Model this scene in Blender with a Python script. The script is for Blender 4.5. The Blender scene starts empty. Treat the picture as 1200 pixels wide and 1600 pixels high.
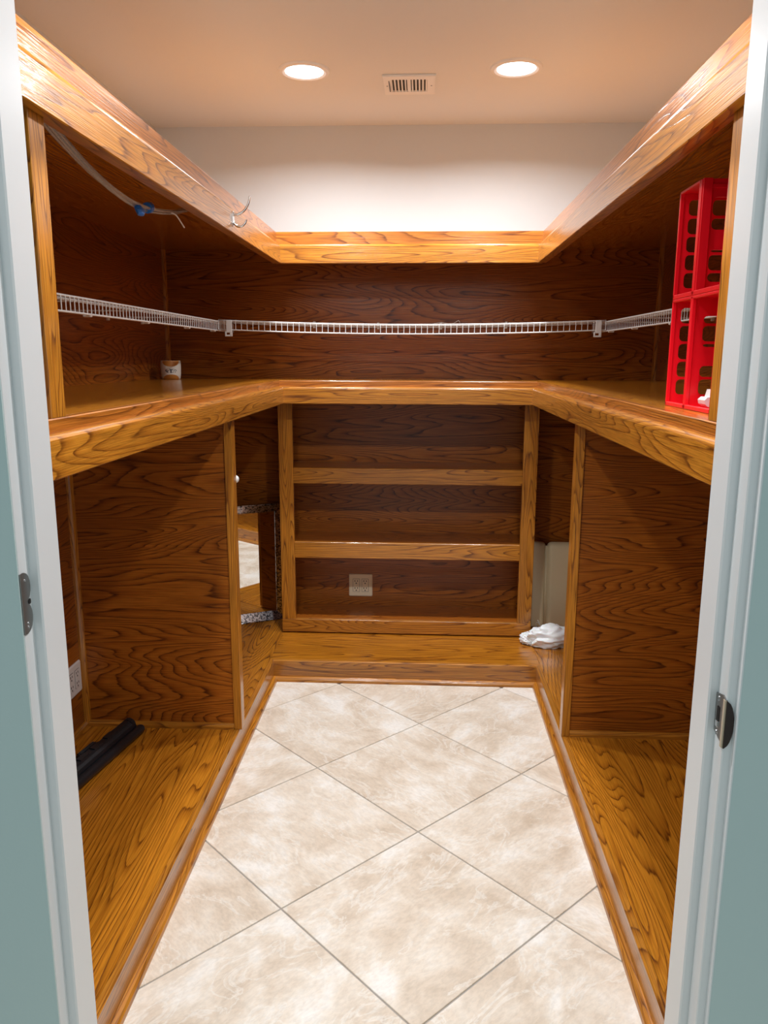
import bpy, bmesh, math, random
from mathutils import Vector, Matrix, noise

random.seed(7)
S = bpy.context.scene
COL = S.collection

# ------------------------------------------------------------------ camera
F, PITCH, YAW, ROLL, CAM_Z = 1215.37, .198078, .0493037, .0034941, 1.40955
cp, sp, cy, sy = math.cos(PITCH), math.sin(PITCH), math.cos(YAW), math.sin(YAW)
fwd = Vector((-sy * cp, cy * cp, -sp)); right = Vector((cy, sy, 0)); up = right.cross(fwd)
c_, s_ = math.cos(ROLL), math.sin(ROLL)
right, up = c_ * right + s_ * up, c_ * up - s_ * right
cam_data = bpy.data.cameras.new('camera'); cam = bpy.data.objects.new('camera', cam_data); COL.objects.link(cam)
cam_data.sensor_fit = 'VERTICAL'; cam_data.sensor_height = 36.0; cam_data.lens = F / 1600 * 36.0
cam_data.clip_start = .05
M = Matrix((right, up, -fwd)).transposed().to_4x4(); M.translation = (0, 0, CAM_Z)
cam.matrix_world = M
S.camera = cam

# ------------------------------------------------------------------ world (soft cool light of the room outside the doorway)
w = bpy.data.worlds.new('world'); S.world = w; w.use_nodes = True
bg = w.node_tree.nodes['Background']
bg.inputs['Color'].default_value = (.78, .96, 1.0, 1); bg.inputs['Strength'].default_value = .66

# ------------------------------------------------------------------ ceiling lamps
LAMP_XY = [(-.452, 3.10), (.322, 3.10), (-.452, 1.37), (.322, 1.37)]
CEIL = 2.436
LAMP_W = 21
for i, (lx, ly) in enumerate(LAMP_XY):
    ld = bpy.data.lights.new('downlight_lamp', 'AREA'); ld.shape = 'DISK'; ld.size = .115
    ld.energy = LAMP_W; ld.color = (.95, .975, 1.0); ld.spread = math.radians(158)
    lo = bpy.data.objects.new('downlight_lamp', ld); lo.location = (lx, ly, CEIL - .012); COL.objects.link(lo)

# ------------------------------------------------------------------ exposure
S.view_settings.view_transform = 'Standard'; S.view_settings.look = 'None'
S.view_settings.gamma = 1.0; S.view_settings.use_curve_mapping = False
S.view_settings.exposure = -0.55

# ------------------------------------------------------------------ materials
def new_mat(name):
    m = bpy.data.materials.new(name); m.use_nodes = True
    nt = m.node_tree; return m, nt, nt.nodes['Principled BSDF']

def simple(name, col, rough=.5, metal=0.0, coat=0.0, spec=.5, bump=0.0, bscale=60, var=0.0, trans=0.0, ior=1.45, emit=None):
    m, nt, b = new_mat(name)
    b.inputs['Base Color'].default_value = (*col, 1); b.inputs['Roughness'].default_value = rough
    b.inputs['Metallic'].default_value = metal; b.inputs['Coat Weight'].default_value = coat
    b.inputs['Specular IOR Level'].default_value = spec
    b.inputs['Transmission Weight'].default_value = trans; b.inputs['IOR'].default_value = ior
    if emit:
        b.inputs['Emission Color'].default_value = (*emit[0], 1); b.inputs['Emission Strength'].default_value = emit[1]
    if bump or var:
        tc = nt.nodes.new('ShaderNodeTexCoord'); n = nt.nodes.new('ShaderNodeTexNoise')
        n.inputs['Scale'].default_value = bscale; n.inputs['Detail'].default_value = 3
        nt.links.new(tc.outputs['Object'], n.inputs['Vector'])
        if bump:
            bn = nt.nodes.new('ShaderNodeBump'); bn.inputs['Strength'].default_value = bump; bn.inputs['Distance'].default_value = .004
            nt.links.new(n.outputs['Fac'], bn.inputs['Height']); nt.links.new(bn.outputs['Normal'], b.inputs['Normal'])
        if var:
            mx = nt.nodes.new('ShaderNodeMix'); mx.data_type = 'RGBA'
            mx.inputs['A'].default_value = (*[c * (1 - var) for c in col], 1); mx.inputs['B'].default_value = (*[min(1, c * (1 + var)) for c in col], 1)
            nt.links.new(n.outputs['Fac'], mx.inputs['Factor']); nt.links.new(mx.outputs['Result'], b.inputs['Base Color'])
    return m

def math_node(nt, op, a=None, b=None, va=None, vb=None):
    n = nt.nodes.new('ShaderNodeMath'); n.operation = op
    if a is not None: nt.links.new(a, n.inputs[0])
    elif va is not None: n.inputs[0].default_value = va
    if b is not None: nt.links.new(b, n.inputs[1])
    elif vb is not None: n.inputs[1].default_value = vb
    return n.outputs[0]

def oak(name, light, mid, dark, rings=11.0, cross=4.2, along=.75, rough=.3, bump=.22, coat=.6, spec=.4):
    """varnished oak; the UV map holds metres: u along the grain, v across it"""
    m, nt, b = new_mat(name)
    L = nt.links.new
    uv = nt.nodes.new('ShaderNodeUVMap'); uv.uv_map = 'grain'
    def stretched(su, sv, scale, detail, rgh=.5, dist=0.0):
        mp = nt.nodes.new('ShaderNodeMapping'); mp.inputs['Scale'].default_value = (su, sv, 1)
        L(uv.outputs['UV'], mp.inputs['Vector'])
        n = nt.nodes.new('ShaderNodeTexNoise'); n.inputs['Scale'].default_value = scale; n.inputs['Detail'].default_value = detail
        n.inputs['Roughness'].default_value = rgh; n.inputs['Distortion'].default_value = dist
        L(mp.outputs['Vector'], n.inputs['Vector']); return n.outputs['Fac']
    field = stretched(along, cross, 1.6, 1.6, .4, .15)
    wob = stretched(5, 60, 1.0, 3.0, .6)
    f1 = math_node(nt, 'MULTIPLY', field, vb=rings)
    f2 = math_node(nt, 'MULTIPLY', wob, vb=.45)
    ph = math_node(nt, 'FRACT', math_node(nt, 'ADD', f1, f2))
    ramp = nt.nodes.new('ShaderNodeValToRGB'); L(ph, ramp.inputs['Fac'])
    e = ramp.color_ramp.elements
    soft = [d * .3 + a * .7 for d, a in zip(dark, mid)]
    e[0].position = 0.0; e[0].color = (*dark, 1)
    e[1].position = .07; e[1].color = (*[d * .75 + a * .25 for d, a in zip(dark, mid)], 1)
    for p, cc in ((.14, soft), (.26, mid), (.50, light), (.93, light), (1.0, dark)):
        q = e.new(p); q.color = (*cc, 1)
    fine = stretched(7, 300, 1.0, 2.0, .6)
    fr = nt.nodes.new('ShaderNodeMapRange'); L(fine, fr.inputs['Value'])
    fr.inputs['From Min'].default_value = .32; fr.inputs['From Max'].default_value = .62
    fr.inputs['To Min'].default_value = .62; fr.inputs['To Max'].default_value = 1.06
    big = stretched(.5, 1.7, 1.0, 1.0)
    br = nt.nodes.new('ShaderNodeMapRange'); L(big, br.inputs['Value'])
    br.inputs['From Min'].default_value = .3; br.inputs['From Max'].default_value = .7
    br.inputs['To Min'].default_value = .86; br.inputs['To Max'].default_value = 1.12
    k = math_node(nt, 'MULTIPLY', fr.outputs[0], br.outputs[0])
    gap = stretched(11, 95, 1.0, 2.0, .6)
    gr = nt.nodes.new('ShaderNodeMapRange'); L(gap, gr.inputs['Value'])
    gr.inputs['From Min'].default_value = .42; gr.inputs['From Max'].default_value = .60
    gr.inputs['To Min'].default_value = .0; gr.inputs['To Max'].default_value = .5
    gm = nt.nodes.new('ShaderNodeMix'); gm.data_type = 'RGBA'; L(gr.outputs[0], gm.inputs['Factor'])
    L(ramp.outputs['Color'], gm.inputs['A']); gm.inputs['B'].default_value = (*mid, 1)
    vm = nt.nodes.new('ShaderNodeVectorMath'); vm.operation = 'SCALE'
    L(gm.outputs['Result'], vm.inputs[0]); L(k, vm.inputs['Scale'])
    L(vm.outputs['Vector'], b.inputs['Base Color'])
    b.inputs['Roughness'].default_value = rough
    b.inputs['Coat Weight'].default_value = coat; b.inputs['Coat Roughness'].default_value = .13; b.inputs['Specular IOR Level'].default_value = spec
    bn = nt.nodes.new('ShaderNodeBump'); bn.inputs['Strength'].default_value = bump; bn.inputs['Distance'].default_value = .002
    L(math_node(nt, 'ADD', fine, math_node(nt, 'MULTIPLY', ph, vb=.4)), bn.inputs['Height'])
    L(bn.outputs['Normal'], b.inputs['Normal'])
    L(bn.outputs['Normal'], b.inputs['Coat Normal'])
    return m

OAK = oak('honey_oak', (.57, .222, .022), (.48, .170, .015), (.145, .038, .004), rings=32, cross=6, along=.42)
OAK2 = oak('red_oak', (.50, .168, .022), (.42, .130, .015), (.13, .032, .004), rings=32, cross=6, along=.42)
PLY = oak('oak_plywood', (.41, .122, .012), (.33, .088, .008), (.075, .014, .002), rings=50, cross=3.3, along=.42, rough=.3, bump=.3, coat=.22, spec=.3)
DECK = oak('oak_deck', (.57, .212, .015), (.47, .162, .011), (.14, .036, .004), rings=34, cross=3.8, along=.45, rough=.26)

def tile_material():
    m, nt, b = new_mat('travertine_tile'); L = nt.links.new
    tc = nt.nodes.new('ShaderNodeTexCoord'); oi = nt.nodes.new('ShaderNodeObjectInfo')
    off = nt.nodes.new('ShaderNodeVectorMath'); off.operation = 'SCALE'; off.inputs[0].default_value = (31, 17, 9)
    L(oi.outputs['Random'], off.inputs['Scale'])
    ad = nt.nodes.new('ShaderNodeVectorMath'); ad.operation = 'ADD'; L(tc.outputs['Object'], ad.inputs[0]); L(off.outputs['Vector'], ad.inputs[1])
    def nz(scale, detail, rgh, dist=0.0, sc=(1, 1, 1)):
        mp = nt.nodes.new('ShaderNodeMapping'); mp.inputs['Scale'].default_value = sc; L(ad.outputs['Vector'], mp.inputs['Vector'])
        n = nt.nodes.new('ShaderNodeTexNoise'); n.inputs['Scale'].default_value = scale; n.inputs['Detail'].default_value = detail
        n.inputs['Roughness'].default_value = rgh; n.inputs['Distortion'].default_value = dist
        L(mp.outputs['Vector'], n.inputs['Vector']); return n.outputs['Fac']
    cloud = nz(6.0, 8, .6, .35, (1.0, 1.25, 1))
    ramp = nt.nodes.new('ShaderNodeValToRGB'); L(cloud, ramp.inputs['Fac'])
    e = ramp.color_ramp.elements
    e[0].position = .30; e[0].color = (.62, .50, .38, 1); e[1].position = .66; e[1].color = (.90, .86, .80, 1)
    q = e.new(.44); q.color = (.73, .62, .50, 1); q = e.new(.54); q.color = (.81, .72, .61, 1)
    pit = nz(55, 4, .6, .4, (1, 2.2, 1))
    pr = nt.nodes.new('ShaderNodeMapRange'); L(pit, pr.inputs['Value'])
    pr.inputs['From Min'].default_value = .35; pr.inputs['From Max'].default_value = .6; pr.inputs['To Min'].default_value = .93; pr.inputs['To Max'].default_value = 1.05
    # pale veins where a cloud field crosses its middle
    v = nz(5.2, 6, .6, 1.0, (1, 1.8, 1))
    va = math_node(nt, 'ABSOLUTE', math_node(nt, 'SUBTRACT', v, vb=.56))
    vr = nt.nodes.new('ShaderNodeMapRange'); L(va, vr.inputs['Value'])
    vr.inputs['From Min'].default_value = 0; vr.inputs['From Max'].default_value = .03; vr.inputs['To Min'].default_value = .5; vr.inputs['To Max'].default_value = 0
    mx = nt.nodes.new('ShaderNodeMix'); mx.data_type = 'RGBA'; L(vr.outputs[0], mx.inputs['Factor'])
    L(ramp.outputs['Color'], mx.inputs['A']); mx.inputs['B'].default_value = (.9, .87, .81, 1)
    vm = nt.nodes.new('ShaderNodeVectorMath'); vm.operation = 'SCALE'; L(mx.outputs['Result'], vm.inputs[0]); L(pr.outputs[0], vm.inputs['Scale'])
    L(vm.outputs['Vector'], b.inputs['Base Color'])
    b.inputs['Roughness'].default_value = .42
    bn = nt.nodes.new('ShaderNodeBump'); bn.inputs['Strength'].default_value = .12; bn.inputs['Distance'].default_value = .002
    L(pit, bn.inputs['Height']); L(bn.outputs['Normal'], b.inputs['Normal'])
    return m

def speckled_frame():
    m, nt, b = new_mat('distressed_silver'); L = nt.links.new
    tc = nt.nodes.new('ShaderNodeTexCoord')
    n = nt.nodes.new('ShaderNodeTexNoise'); n.inputs['Scale'].default_value = 110; n.inputs['Detail'].default_value = 5; n.inputs['Roughness'].default_value = .75
    L(tc.outputs['Object'], n.inputs['Vector'])
    r = nt.nodes.new('ShaderNodeValToRGB'); L(n.outputs['Fac'], r.inputs['Fac'])
    r.color_ramp.elements[0].position = .44; r.color_ramp.elements[0].color = (.05, .05, .055, 1)
    r.color_ramp.elements[1].position = .54; r.color_ramp.elements[1].color = (.66, .67, .70, 1)
    L(r.outputs['Color'], b.inputs['Base Color'])
    b.inputs['Metallic'].default_value = 1.0; b.inputs['Roughness'].default_value = .22
    return m

def candle_label():
    m, nt, b = new_mat('candle_label'); L = nt.links.new
    tc = nt.nodes.new('ShaderNodeTexCoord'); sx = nt.nodes.new('ShaderNodeSeparateXYZ'); L(tc.outputs['Object'], sx.inputs[0])
    ang = math_node(nt, 'ARCTAN2', sx.outputs['X'], math_node(nt, 'MULTIPLY', sx.outputs['Y'], vb=-1))
    ang = math_node(nt, 'SUBTRACT', ang, vb=.32)
    def ell(zc, rz, ra):
        a = math_node(nt, 'POWER', math_node(nt, 'DIVIDE', ang, vb=ra), vb=2)
        z = math_node(nt, 'POWER', math_node(nt, 'DIVIDE', math_node(nt, 'SUBTRACT', sx.outputs['Z'], vb=zc), vb=rz), vb=2)
        return math_node(nt, 'LESS_THAN', math_node(nt, 'ADD', a, z), vb=1.0)
    msk = math_node(nt, 'MAXIMUM', ell(.083, .026, .95), ell(.0, .022, .95))
    n = nt.nodes.new('ShaderNodeTexNoise'); n.inputs['Scale'].default_value = 150; L(tc.outputs['Object'], n.inputs['Vector'])
    letters = math_node(nt, 'MULTIPLY', ell(.038, .010, .6), math_node(nt, 'GREATER_THAN', n.outputs['Fac'], vb=.54))
    m1 = nt.nodes.new('ShaderNodeMix'); m1.data_type = 'RGBA'; L(msk, m1.inputs['Factor'])
    m1.inputs['A'].default_value = (.78, .74, .66, 1); m1.inputs['B'].default_value = (.55, .22, .04, 1)
    m2 = nt.nodes.new('ShaderNodeMix'); m2.data_type = 'RGBA'; L(letters, m2.inputs['Factor']); L(m1.outputs['Result'], m2.inputs['A'])
    m2.inputs['B'].default_value = (.12, .11, .12, 1)
    L(m2.outputs['Result'], b.inputs['Base Color']); b.inputs['Roughness'].default_value = .4
    return m

PAINT = simple('warm_white_paint', (.67, .69, .70), .65, bump=.05, bscale=220)
CEILP = simple('ceiling_paint', (.79, .81, .82), .8, bump=.05, bscale=160)
TRIMW = simple('white_gloss_trim', (.83, .85, .86), .32, bump=.03, bscale=30)
SAGE = simple('pale_sage_paint', (.58, .71, .70), .55, bump=.04, bscale=200)
GROUT = simple('grout', (.42, .38, .34), .9, bump=.2, bscale=300)
TILE = tile_material()
WIRE = simple('white_vinyl_wire', (.82, .82, .81), .35)
RED = simple('red_plastic', (.82, .006, .016), .33, coat=.1)
WHITEP = simple('white_plastic', (.82, .82, .80), .35)
IVORY = simple('ivory_plastic', (.86, .72, .52), .4)
LIGHTP = simple('outlet_white', (.80, .78, .78), .35)
SLOT = simple('dark_slot', (.015, .012, .01), .7)
CHROME = simple('chrome', (.78, .78, .80), .12, metal=1)
NICKEL = simple('brushed_nickel', (.32, .31, .30), .38, metal=.9)
BRONZE = simple('dark_bronze', (.06, .045, .04), .35, metal=.7)
MIRROR = simple('mirror_glass', (.90, .91, .90), .01, metal=1)
FRAME = speckled_frame()
LEATHER = simple('beige_vinyl', (.82, .69, .44), .38, bump=.15, bscale=140)
BAGM = simple('white_plastic_bag', (.90, .92, .94), .34, bump=.35, bscale=45)
BAGM.node_tree.nodes['Principled BSDF'].inputs['Subsurface Weight'].default_value = .15
BLACKP = simple('black_plastic', (.012, .014, .018), .32, bump=.1, bscale=90)
TUBE = simple('clear_tubing', (.86, .86, .82), .12, trans=.75, ior=1.35)
BLUE = simple('blue_plastic', (.02, .16, .55), .35)
LENS = simple('lamp_lens', (1, 1, 1), .5, emit=((.97, .985, 1.0), 14.0))
WAX = simple('candle_wax', (.72, .62, .46), .5)
CANDLE = candle_label()
VENTW = simple('vent_enamel', (.88, .87, .85), .4)
VENTD = simple('vent_duct_dark', (.07, .065, .06), .8)
WOODRAW = simple('raw_wood', (.62, .50, .36), .7)

# ------------------------------------------------------------------ helpers
AX = {'x': 0, 'y': 1, 'z': 2}
def put_uv(bm, grain):
    ul = bm.loops.layers.uv.get('grain') or bm.loops.layers.uv.new('grain')
    g = AX[grain]; ou, ov = random.uniform(0, 40), random.uniform(0, 40)
    bm.normal_update()
    for f in bm.faces:
        n = f.normal; a = max(range(3), key=lambda i: abs(n[i]))
        if a == g: i, j = [k for k in range(3) if k != g]
        else:
            i = g; j = [k for k in range(3) if k not in (g, a)][0]
        for l in f.loops:
            co = l.vert.co
            l[ul].uv = (co[i] + ou, co[j] + .6 * co[a] * (a != g) + ov)

def link(bm, name, mat, parent=None, grain='x', smooth=False, loc=None):
    """one mesh object; vertex coordinates are world coordinates, moved to the parent's (or loc's) origin"""
    put_uv(bm, grain)
    o0 = Vector(parent['_o']) if parent is not None else Vector(loc or (0, 0, 0))
    bmesh.ops.translate(bm, verts=bm.verts, vec=-o0)
    me = bpy.data.meshes.new(name); bm.to_mesh(me); bm.free()
    if smooth:
        for p in me.polygons: p.use_smooth = True
    me.materials.append(mat)
    ob = bpy.data.objects.new(name, me); COL.objects.link(ob)
    if parent is not None:
        ob.parent = parent
        ob['_o'] = tuple(o0)
    else:
        ob.location = o0; ob['_o'] = tuple(o0)
    return ob

def smooth_by_angle(ob, deg=35):
    me = ob.data
    me.polygons.foreach_set('use_smooth', [True] * len(me.polygons))
    me.set_sharp_from_angle(angle=math.radians(deg))
    return ob

def tag(o, label=None, cat=None, group=None, kind=None):
    if label: o['label'] = label
    if cat: o['category'] = cat
    if group: o['group'] = group
    if kind: o['kind'] = kind
    return o

def thing(name, loc, label, cat, group=None):
    o = bpy.data.objects.new(name, None); o.location = loc; o.empty_display_size = .05; COL.objects.link(o)
    o['_o'] = tuple(loc)
    return tag(o, label, cat, group)

def add_box(bm, x, y, z, bev=0.0, seg=1):
    t = bmesh.new()
    bmesh.ops.create_cube(t, size=1)
    for v in t.verts:
        v.co = Vector(((x[0] + x[1]) / 2 + v.co.x * (x[1] - x[0]), (y[0] + y[1]) / 2 + v.co.y * (y[1] - y[0]), (z[0] + z[1]) / 2 + v.co.z * (z[1] - z[0])))
    if bev: bmesh.ops.bevel(t, geom=list(t.edges), offset=bev, segments=seg, affect='EDGES', profile=.5)
    join(bm, t)

def join(bm, t, mtx=None):
    if mtx is not None: bmesh.ops.transform(t, matrix=mtx, verts=t.verts)
    me = bpy.data.meshes.new('tmp'); t.to_mesh(me); t.free(); bm.from_mesh(me); bpy.data.meshes.remove(me)

def box(name, x, y, z, mat, parent=None, grain='x', bev=.0015, seg=1, loc=None):
    bm = bmesh.new(); add_box(bm, x, y, z, bev, seg); return link(bm, name, mat, parent, grain, loc=loc)

def add_tube(bm, pts, r, n=8, cap=True):
    """round rod along a polyline; r a number or a list"""
    pts = [Vector(p) for p in pts]; rings = []
    for i, p in enumerate(pts):
        d = (pts[min(i + 1, len(pts) - 1)] - pts[max(i - 1, 0)]).normalized()
        a = d.cross(Vector((0, 0, 1)))
        if a.length < .05: a = d.cross(Vector((1, 0, 0)))
        a.normalize(); b = d.cross(a).normalized()
        rr = r[i] if isinstance(r, (list, tuple)) else r
        rings.append([bm.verts.new(p + rr * (math.cos(2 * math.pi * k / n) * a + math.sin(2 * math.pi * k / n) * b)) for k in range(n)])
    for q, s in zip(rings[:-1], rings[1:]):
        for k in range(n): bm.faces.new((q[k], q[(k + 1) % n], s[(k + 1) % n], s[k]))
    if cap:
        bm.faces.new(list(reversed(rings[0]))); bm.faces.new(rings[-1])

def add_lathe(bm, prof, c, n=32, close=False):
    """revolve (r, z) about a vertical axis through c"""
    rings = []
    for r, z in prof:
        if r < 1e-6: rings.append([bm.verts.new((c[0], c[1], c[2] + z))])
        else: rings.append([bm.verts.new((c[0] + r * math.cos(2 * math.pi * k / n), c[1] + r * math.sin(2 * math.pi * k / n), c[2] + z)) for k in range(n)])
    for q, s in zip(rings[:-1], rings[1:]):
        for k in range(n):
            a, b_ = q[k % len(q)], q[(k + 1) % len(q)]; d, e = s[k % len(s)], s[(k + 1) % len(s)]
            vs = []
            for v in (a, b_, e, d):
                if v not in vs: vs.append(v)
            if len(vs) > 2: bm.faces.new(vs)
    bmesh.ops.recalc_face_normals(bm, faces=bm.faces)

def add_extrude(bm, poly, to3, t0, t1):
    """polygon (a, b) extruded from t0 to t1; to3(a, b, t) gives the point"""
    A = [bm.verts.new(to3(a, b, t0)) for a, b in poly]; B = [bm.verts.new(to3(a, b, t1)) for a, b in poly]
    n = len(poly)
    for i in range(n): bm.faces.new((A[i], A[(i + 1) % n], B[(i + 1) % n], B[i]))
    bm.faces.new(list(reversed(A))); bm.faces.new(B)
    bmesh.ops.recalc_face_normals(bm, faces=bm.faces)

def round_rect(w, h, r, n=4):
    out = []
    for cx, cy_, a0 in ((w / 2 - r, h / 2 - r, 0), (-w / 2 + r, h / 2 - r, 90), (-w / 2 + r, -h / 2 + r, 180), (w / 2 - r, -h / 2 + r, 270)):
        for k in range(n + 1):
            a = math.radians(a0 + 90 * k / n); out.append((cx + r * math.cos(a), cy_ + r * math.sin(a)))
    return out

# the U of shelves: front faces of the edge boards
XL, XR, YB = -.611, .471, 3.41
WL, WR, WB, WF = -1.250, 1.10, 3.80, 1.0            # wall planes
def run_to3(side, xl=XL, xr=XR, yb=YB, y0=WF, mitre=True):
    """maps (depth behind the face, height, end 0/1) to a point, with mitred inner corners"""
    if side == 'left': return lambda d, z, t: (xl - d, y0 if t == 0 else yb + d, z)
    if side == 'right': return lambda d, z, t: (xr + d, y0 if t == 0 else yb + d, z)
    return lambda d, z, t: (xl - d if t == 0 else xr + d, yb + d, z)
def run(name, side, poly, mat, parent, **kw):
    bm = bmesh.new(); add_extrude(bm, poly, run_to3(side, **kw), 0, 1)
    return link(bm, name, mat, parent, 'x' if side == 'back' else 'y')

def rounded_top(t, z0, z1, r=.007):
    """board section: front at depth 0, back at t, rounded upper front edge, slightly eased lower edge"""
    p = [(t, z0), (.002, z0), (0, z0 + .002)]
    for k in range(5):
        a = math.radians(90 * k / 4); p.append((r - r * math.cos(a), z1 - r + r * math.sin(a)))
    p.append((t, z1)); return p

# ------------------------------------------------------------------ room shell
def struct(o): return tag(o, kind='structure')
floor = struct(box('floor', (-2.2, 2.2), (-1.6, 3.95), (-.06, -.003), GROUT, bev=0, loc=(0, 0, -.06)))
# diagonal tiles
T = .5; OX, OY = .002, 2.1176; DG = T / math.sqrt(2)
tm = bmesh.new(); add_box(tm, (-T / 2 + .0022, T / 2 - .0022), (-T / 2 + .0022, T / 2 - .0022), (-.012, 0), .0012)
put_uv(tm, 'x'); tile_me = bpy.data.meshes.new('tile'); tm.to_mesh(tile_me); tm.free(); tile_me.materials.append(TILE)
for i in range(-14, 12):
    for j in range(-14, 14):
        cx_ = OX + (i + .5) * DG + (j + .5) * DG; cy_ = OY + (i + .5) * DG - (j + .5) * DG
        if -1.35 < cx_ < 1.35 and -1.2 < cy_ < 3.45:
            o = bpy.data.objects.new('tile', tile_me); COL.objects.link(o); o.parent = floor
            o.location = (cx_, cy_, .06); o.rotation_euler = (0, 0, math.pi / 4 + random.choice((0, 1, 2, 3)) * math.pi / 2)

struct(box('ceiling', (-1.45, 1.35), (.93, 3.95), (CEIL, CEIL + .1), CEILP, bev=0, loc=(0, 2.4, CEIL)))
wall_left = struct(box('wall_left', (WL - .1, WL), (.93, 3.95), (-.06, CEIL), PAINT, bev=0, loc=(WL, 2.4, 0)))
wall_right = struct(box('wall_right', (WR, WR + .1), (.93, 3.95), (-.06, CEIL), PAINT, bev=0, loc=(WR, 2.4, 0)))
wall_back = struct(box('wall_back', (WL, WR), (WB, WB + .1), (-.06, CEIL), PAINT, bev=0, loc=(0, WB, 0)))
# front wall round the doorway
DZ = 2.06
bm = bmesh.new()
add_box(bm, (-2.2, -.5048), (.9165, .9182), (-.003, 2.6)); add_box(bm, (-2.2, -.5290), (.9178, WF), (-.003, 2.6))
add_box(bm, (.3935, 2.2), (.9093, .9190), (-.003, 2.6)); add_box(bm, (.4152, 2.2), (.9185, WF), (-.003, 2.6)); add_box(bm, (-.53, .416), (.919, WF), (DZ + .03, 2.6))
struct(link(bm, 'wall_front', SAGE, loc=(0, .96, 0)))
# door frame: white jambs and the edges of the two sliding doors that stay in their pockets
j = struct(box('trim_1', (-.5300, -.4918), (.945, 1.005), (0, DZ), TRIMW, bev=.002, loc=(-.5, .97, 0)))
j = struct(box('trim_2', (.3697, .4160), (.949, 1.005), (0, DZ), TRIMW, bev=.002, loc=(.4, .97, 0)))
j = struct(box('trim_3', (.3915, .3936), (.9093, .9193), (0, DZ), TRIMW, bev=.0003, loc=(.4, .91, 0)))
j = struct(box('trim_4', (-.5300, .4160), (.912, 1.003), (DZ, DZ + .03), TRIMW, bev=.002, loc=(0, .95, DZ)))
door_a = struct(box('door_1', (-.5285, -.5045), (.9183, .9452), (.008, DZ), TRIMW, bev=.0015, loc=(-.515, .93, 0)))
door_b = struct(box('door_2', (.3810, .4145), (.9195, .9492), (.008, DZ), TRIMW, bev=.0015, loc=(.4, .93, 0)))

# wood panelling on the walls (plywood sheets) and the small corner mouldings
PT = .008
def panel(wall, x, y, z, grain): return box('wood_panel', x, y, z, PLY, wall, grain, bev=0)
ZP = .095                                     # top of the low platform
XLOW = -1.203                                 # the lower side panel stands proud of the wall
for z in ((ZP, 1.281), (1.302, 1.897)):
    panel(wall_left, (WL, WL + PT if z[0] > 1 else XLOW), (WF, WB), z, 'y'); panel(wall_right, (WR - PT, WR), (WF, WB), z, 'y')
    panel(wall_back, (WL + PT, WR - PT), (WB - PT, WB), z, 'x')
def vmould(wall, x, y, z, sx, sy, r=.017):
    bm = bmesh.new()
    poly = [(0, 0)] + [(sx * r * math.cos(math.radians(a)), sy * r * math.sin(math.radians(a))) for a in (0, 22, 45, 67, 90)]
    add_extrude(bm, poly, lambda a, b, t: (x + a, y + b, t), z[0], z[1])
    return link(bm, 'corner_moulding', OAK, wall, 'z')
xl_, xr_, yb_ = WL + PT, WR - PT, WB - PT
vmould(wall_left, xl_, yb_, (1.302, 1.897), 1, -1); vmould(wall_right, xr_, yb_, (1.302, 1.897), -1, -1)
vmould(wall_left, XLOW, yb_, (ZP, 1.281), 1, -1); vmould(wall_right, xr_, yb_, (ZP, 1.281), -1, -1)
def base_mould(wall, side, x, ya, yb2, h=.02, t=.012):
    s = 1 if side == 'left' else -1
    bm = bmesh.new(); add_extrude(bm, [(0, 0), (t, 0), (t, h * .6), (t * .6, h), (0, h)], lambda a, b, tt: (x + s * a, tt, ZP + b), ya, yb2)
    return link(bm, 'base_moulding', OAK, wall, 'y')
base_mould(wall_left, 'left', XLOW, WF, 2.548); base_mould(wall_right, 'right', xr_, WF, 2.558)

# ------------------------------------------------------------------ low platform round the floor
PXL, PXR, PYB = -.641, .504, 3.20
def platform(side, label):
    loc = {'left': (-.93, 2.2, 0), 'right': (.8, 2.2, 0), 'back': (-.07, 3.5, 0)}[side]
    t = thing('platform', loc, label, 'platform', 'low oak platforms')
    kw = dict(xl=PXL, xr=PXR, yb=PYB)
    run('toe_board', side, [(.002, .0), (.02, 0), (.02, ZP - .019), (.002, ZP - .019)], OAK, t, **kw)
    run('edge_strip', side, [(0, ZP - .019), (.018, ZP - .019), (.018, ZP), (.003, ZP), (0, ZP - .003)], OAK, t, **kw)
    qr = [(.002, 0), (-.015, 0)] + [(-.015 + .017 * (1 - math.cos(math.radians(a))), .004 + .017 * math.sin(math.radians(a))) for a in (0, 25, 50, 75, 90)]
    run('shoe_moulding', side, qr, OAK, t, **kw)
    d = .0188
    if side == 'left': box('deck_panel', (XLOW, PXL - d), (WF, yb_), (ZP - .018, ZP), DECK, t, 'y', bev=.0006)
    elif side == 'right': box('deck_panel', (PXR + d, xr_), (WF, yb_), (ZP - .018, ZP), DECK, t, 'y', bev=.0006)
    else: box('deck_panel', (PXL - d + .0006, PXR + d - .0006), (PYB + d, yb_), (ZP - .018, ZP), DECK, t, 'x', bev=.0006)
    return t
platform('left', 'low glossy oak platform with the black plastic rail lying on it')
platform('right', 'low glossy oak platform under the shelf with the red crates')
platform('back', 'short low oak platform carrying the open bookcase')

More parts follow.
